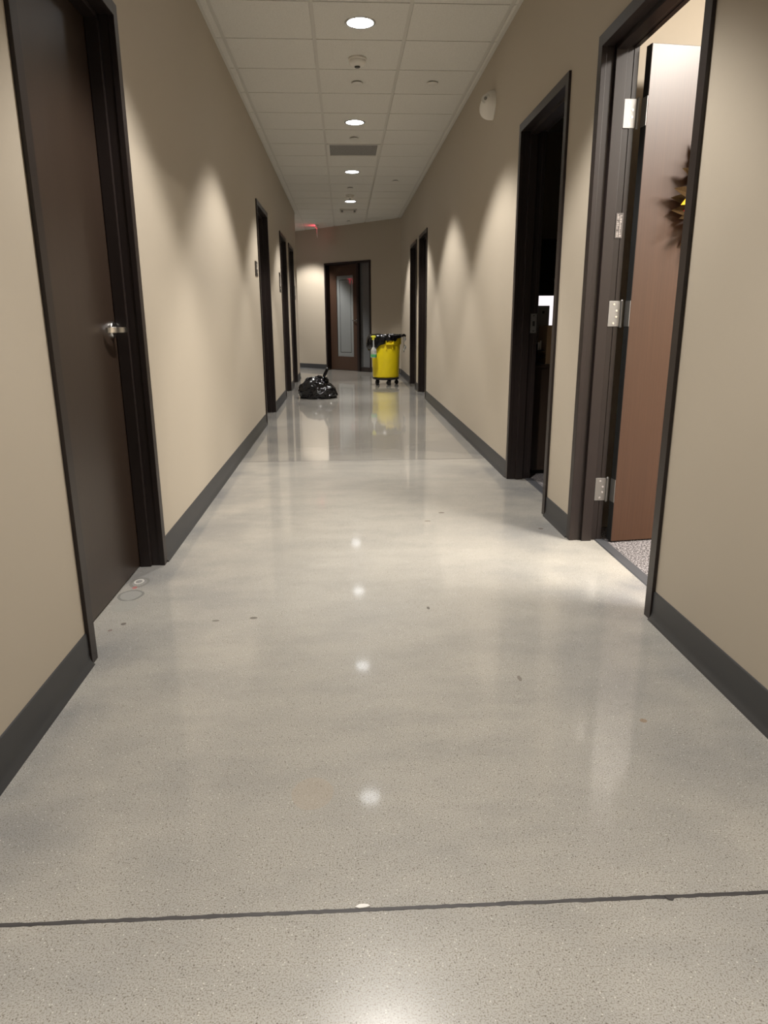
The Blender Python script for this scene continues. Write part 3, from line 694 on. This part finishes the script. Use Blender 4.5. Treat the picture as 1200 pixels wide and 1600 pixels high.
# ------------------------------------------------------------------ yellow bin on its dolly
BC = Vector((1.578, 12.40, 0))
dl = empty('bin_dolly', BC); tag(dl, 'black round wheeled dolly beneath the yellow bin', 'dolly')
m = MB(); m.lathe([(0, 0.085), (0.20, 0.085), (0.228, 0.092), (0.232, 0.112), (0.226, 0.118), (0.0, 0.118)], seg=48); m.build('deck', M_black, dl, smooth=True)
for q in range(5):
    a_ = R(-90-62)+q*R(72); cx, cy = 0.185*math.cos(a_), 0.185*math.sin(a_); ya = R(20+q*47)
    m = MB(); m.cyl((cx, cy, 0.068), (cx, cy, 0.088), 0.018, seg=16)
    m.box((-0.018, -0.015, 0.025), (-0.014, 0.020, 0.070), 0.001, Matrix.Translation((cx, cy, 0)) @ Matrix.Rotation(ya, 4, 'Z')); m.box((0.014, -0.015, 0.025), (0.018, 0.020, 0.070), 0.001, Matrix.Translation((cx, cy, 0)) @ Matrix.Rotation(ya, 4, 'Z'))
    cs = m.build('caster', M_black, dl)
    m = MB(); d_ = Vector((math.cos(ya), math.sin(ya), 0))*0.012; m.cyl(Vector((cx, cy, 0.036))-d_, Vector((cx, cy, 0.036))+d_, 0.036, seg=24); m.build('wheel', M_darkp, cs, smooth=True)
yb = empty('trash_can', BC+Vector((0, 0, 0.118))); tag(yb, 'tall yellow plastic bin on wheels at the right wall', 'trash can')
m = MB()
m.lathe([(0, 0), (0.205, 0), (0.222, 0.012), (0.226, 0.03), (0.247, 0.555), (0.262, 0.560), (0.266, 0.575), (0.268, 0.690), (0.278, 0.694), (0.280, 0.706), (0.270, 0.712), (0.258, 0.704), (0.250, 0.56), (0.215, 0.03), (0, 0.025)], seg=64)
m.build('body', M_yellow, yb, smooth=True, ang=50)
for a_ in (R(-79), R(101)):
    rr_ = Matrix.Rotation(a_, 4, 'Z')
    m = MB(); m.box((0.262, -0.068, 0.558), (0.300, 0.068, 0.580), 0.005, rr_); m.box((0.262, -0.068, 0.575), (0.272, 0.068, 0.655), 0.004, rr_)
    m.box((0.240, -0.062, 0.475), (0.262, -0.050, 0.560), 0.003, rr_); m.box((0.240, 0.050, 0.475), (0.262, 0.062, 0.560), 0.003, rr_)
    m.box((0.262, -0.068, 0.575), (0.296, -0.058, 0.625), 0.003, rr_); m.box((0.262, 0.058, 0.575), (0.296, 0.068, 0.625), 0.003, rr_)
    m.build('handle', M_yellow, yb)
# liner: folded over the rim, hanging deep on the left and short on the right
ln = MB(); seg = 120; rows = []
rl = random.Random(4)
def hang(a_):
    # a_=pi is the left side as seen, 0 the right; front is -pi/2
    x_ = math.cos(a_); return 0.118-0.098*x_ + 0.014*math.sin(5*a_)+0.010*math.sin(11*a_+1)
for (fr, extra) in ((0.0, None), (0.3, None), (0.6, None), (1.0, None)): pass
prof_n = 10
for i in range(seg):
    a_ = 2*math.pi*i/seg; hh = max(0.015, hang(a_)); row = []
    wv = 0.010*math.sin(9*a_+0.5)+0.008*math.sin(17*a_)+0.006*math.sin(31*a_)
    for j in range(prof_n+1):
        t = j/prof_n
        if j == 0: r_, z_ = 0.205, 0.45
        elif j == 1: r_, z_ = 0.243, 0.66
        elif j == 2: r_, z_ = 0.258, 0.722+0.003*math.sin(13*a_)
        elif j == 3: r_, z_ = 0.284, 0.727+0.006*math.sin(7*a_)
        else:
            u = (j-3)/(prof_n-3); r_ = 0.290+wv*u+(0.014+0.030*max(0, -math.cos(a_)))*max(0.0, math.sin(math.pi*u))**0.7+0.006*math.sin(23*a_+6*u); z_ = 0.718-hh*1.15*u
        row.append(ln.bm.verts.new((r_*math.cos(a_), r_*math.sin(a_), z_)))
    rows.append(row)
for i in range(seg):
    A_, B_ = rows[i], rows[(i+1) % seg]
    for j in range(prof_n): ln.bm.faces.new((A_[j], B_[j], B_[j+1], A_[j+1]))
lo = ln.build('bin_liner', M_bagm, None, smooth=True, ang=70); lo.location = BC+Vector((0, 0, 0.118))
sm = lo.modifiers.new('solid', 'SOLIDIFY'); sm.thickness = 0.0015
tag(lo, 'black plastic liner folded over the rim of the yellow bin', 'bin liner')
# bunched tail of the liner on the right
m = MB(); m.tube([(0.27, -0.06, 0.70), (0.31, -0.05, 0.715), (0.335, -0.04, 0.70), (0.33, -0.045, 0.675)], [0.012, 0.022, 0.018, 0.006], 9); m.build('bunched_edge', M_bagm, lo, smooth=True)
# spray bottle hooked on the rim, front left
sb = empty('spray_bottle', BC+Vector((-0.222, -0.318, 0.470))); tag(sb, 'clear spray bottle with yellow head hung on the front of the bin', 'spray bottle')
m = MB(); m.lathe([(0, 0), (0.046, 0), (0.051, 0.008), (0.051, 0.105), (0.046, 0.130), (0.028, 0.158), (0.014, 0.175), (0.014, 0.235), (0.012, 0.30), (0, 0.30)], seg=28); m.build('bottle', M_clear, sb, smooth=True)
m = MB(); m.lathe([(0.0515, 0.012), (0.0522, 0.014), (0.0522, 0.055), (0.0515, 0.057)], seg=28); m.build('label', M_green, sb, smooth=True)
m = MB(); m.cyl((0, 0, 0.295), (0, 0, 0.325), 0.016, seg=20); m.box((-0.030, -0.026, 0.325), (0.036, 0.014, 0.362), 0.009); m.cyl((-0.030, -0.006, 0.345), (-0.045, -0.006, 0.345), 0.008, seg=12); m.box((-0.026, -0.012, 0.290), (-0.018, 0.0, 0.328), 0.002); m.build('spray_head', M_lemon, sb, smooth=True)
# thin clear plastic hanging at the right of the bin
m = MB(); pts = []
rows = []
for j in range(12):
    z = 0.70-0.022*j-0.03; x_ = 0.318+0.010*math.sin(j*1.1); ww = 0.016+0.010*math.sin(j*0.9+1)
    rows.append([m.bm.verts.new((x_-ww, -0.02+0.01*math.sin(j*2.1), z)), m.bm.verts.new((x_, -0.035+0.006*math.sin(j*1.7), z-0.004)), m.bm.verts.new((x_+ww, -0.02+0.008*math.cos(j*1.3), z))])
for A_, B_ in zip(rows, rows[1:]):
    for q in range(2): m.bm.faces.new((A_[q], A_[q+1], B_[q+1], B_[q]))
cp = m.build('plastic_strip', M_clear, None, smooth=True, ang=80); cp.location = BC+Vector((0, 0, 0.118)); sm = cp.modifiers.new('solid', 'SOLIDIFY'); sm.thickness = 0.002
tag(cp, 'crumpled clear plastic strip dangling from the right of the bin', 'plastic strip')

# ------------------------------------------------------------------ black rubbish bag on the floor
tb = empty('trash_bag', (0.480, 10.30, 0)); tag(tb, 'tied black plastic rubbish bag slumped on the floor', 'trash bag')
t = bmesh.new(); bmesh.ops.create_icosphere(t, subdivisions=6, radius=1.0)
for v in t.verts:
    n_ = v.co.normalized(); x_, y_, z_ = n_
    hm = math.hypot(x_, y_); ux, uy = (x_/hm, y_/hm) if hm > 1e-6 else (0, 0)
    if z_ < 0: rad = 0.96*hm**0.35 if hm < 1 else 0.96; pz = 0.055*max(0.0, 1+z_*1.6)
    else: rad = 0.96*hm**0.9; pz = 0.055+0.225*z_**0.9
    if z_ < 0 and z_ > -0.5: rad = 0.96*(1-0.10*(z_/-0.5)**2)
    px = ux*rad*0.268-0.03*max(0, z_); py = uy*rad*0.215
    if x_ > 0: pz = pz if pz < 0.055 else 0.055+(pz-0.055)*(1-0.30*min(1, px/0.24))
    q = Vector((px*9, py*9, pz*9))
    cr_ = 1-abs(noise.noise(q*0.9+Vector((3.1, 0, 7))))*2; cr2 = 1-abs(noise.noise(q*2.3+Vector((9, 4, 1))))*2
    dd = 0.028*cr_+0.012*cr2+0.012*noise.noise(q*0.5)
    fl = min(1.0, pz/0.04)
    px += n_.x*dd; py += n_.y*dd; pz += dd*max(0, z_)*fl
    v.co = (px, py, max(0.0, pz-0.004))
m = MB(); m.merge(t); m.build('sack', M_bagm, tb, smooth=True, ang=180)
def frond(m, base, pts, ws):
    P = [base]+[Vector(p) for p in pts]; rows = []
    for i, p in enumerate(P):
        d = (P[min(i+1, len(P)-1)]-P[max(i-1, 0)]).normalized(); sd = d.cross(Vector((0.2, 1, 0.1))).normalized(); bk_ = d.cross(sd)
        row = []
        for j in range(9):
            u = j/8-0.5; row.append(m.bm.verts.new(p+sd*ws[i]*u+bk_*(0.35*ws[i]*math.sin(u*19+i*0.4))))
        rows.append(row)
    for A_, B_ in zip(rows, rows[1:]):
        for j in range(8): m.bm.faces.new((A_[j], A_[j+1], B_[j+1], B_[j]))
m = MB()
m.tube([(0.055, -0.02, 0.20), (0.06, -0.025, 0.245), (0.068, -0.025, 0.275), (0.08, -0.02, 0.30)], [0.075, 0.042, 0.022, 0.016], 14)
for v in m.bm.verts:
    a_ = math.atan2(v.co.y+0.022, v.co.x-0.063); v.co.x += 0.006*math.sin(7*a_); v.co.z += 0.004*math.sin(5*a_)
m.build('neck', M_bagm, tb, smooth=True, ang=180)
m = MB()
frond(m, Vector((0.072, -0.02, 0.275)), [(0.088, -0.022, 0.315), (0.108, -0.024, 0.355), (0.128, -0.026, 0.395), (0.142, -0.03, 0.43)], [0.03, 0.045, 0.05, 0.05, 0.045])
frond(m, Vector((0.060, -0.02, 0.265)), [(0.035, -0.03, 0.292), (0.010, -0.04, 0.30), (-0.008, -0.05, 0.280)], [0.03, 0.06, 0.06, 0.03])
frond(m, Vector((0.085, -0.02, 0.265)), [(0.115, -0.03, 0.28), (0.128, -0.04, 0.25), (0.135, -0.05, 0.215)], [0.03, 0.05, 0.05, 0.03])
o = m.build('tied_ends', M_bagm, tb, smooth=True, ang=180); sm = o.modifiers.new('solid', 'SOLIDIFY'); sm.thickness = 0.003
# raised fold at the left shoulder
m = MB()
frond(m, Vector((-0.14, -0.03, 0.17)), [(-0.125, -0.045, 0.225), (-0.10, -0.05, 0.262), (-0.06, -0.05, 0.268), (-0.03, -0.05, 0.235)], [0.10, 0.10, 0.09, 0.09, 0.08])
o = m.build('folded_shoulder', M_bagm, tb, smooth=True, ang=180); sm = o.modifiers.new('solid', 'SOLIDIFY'); sm.thickness = 0.003
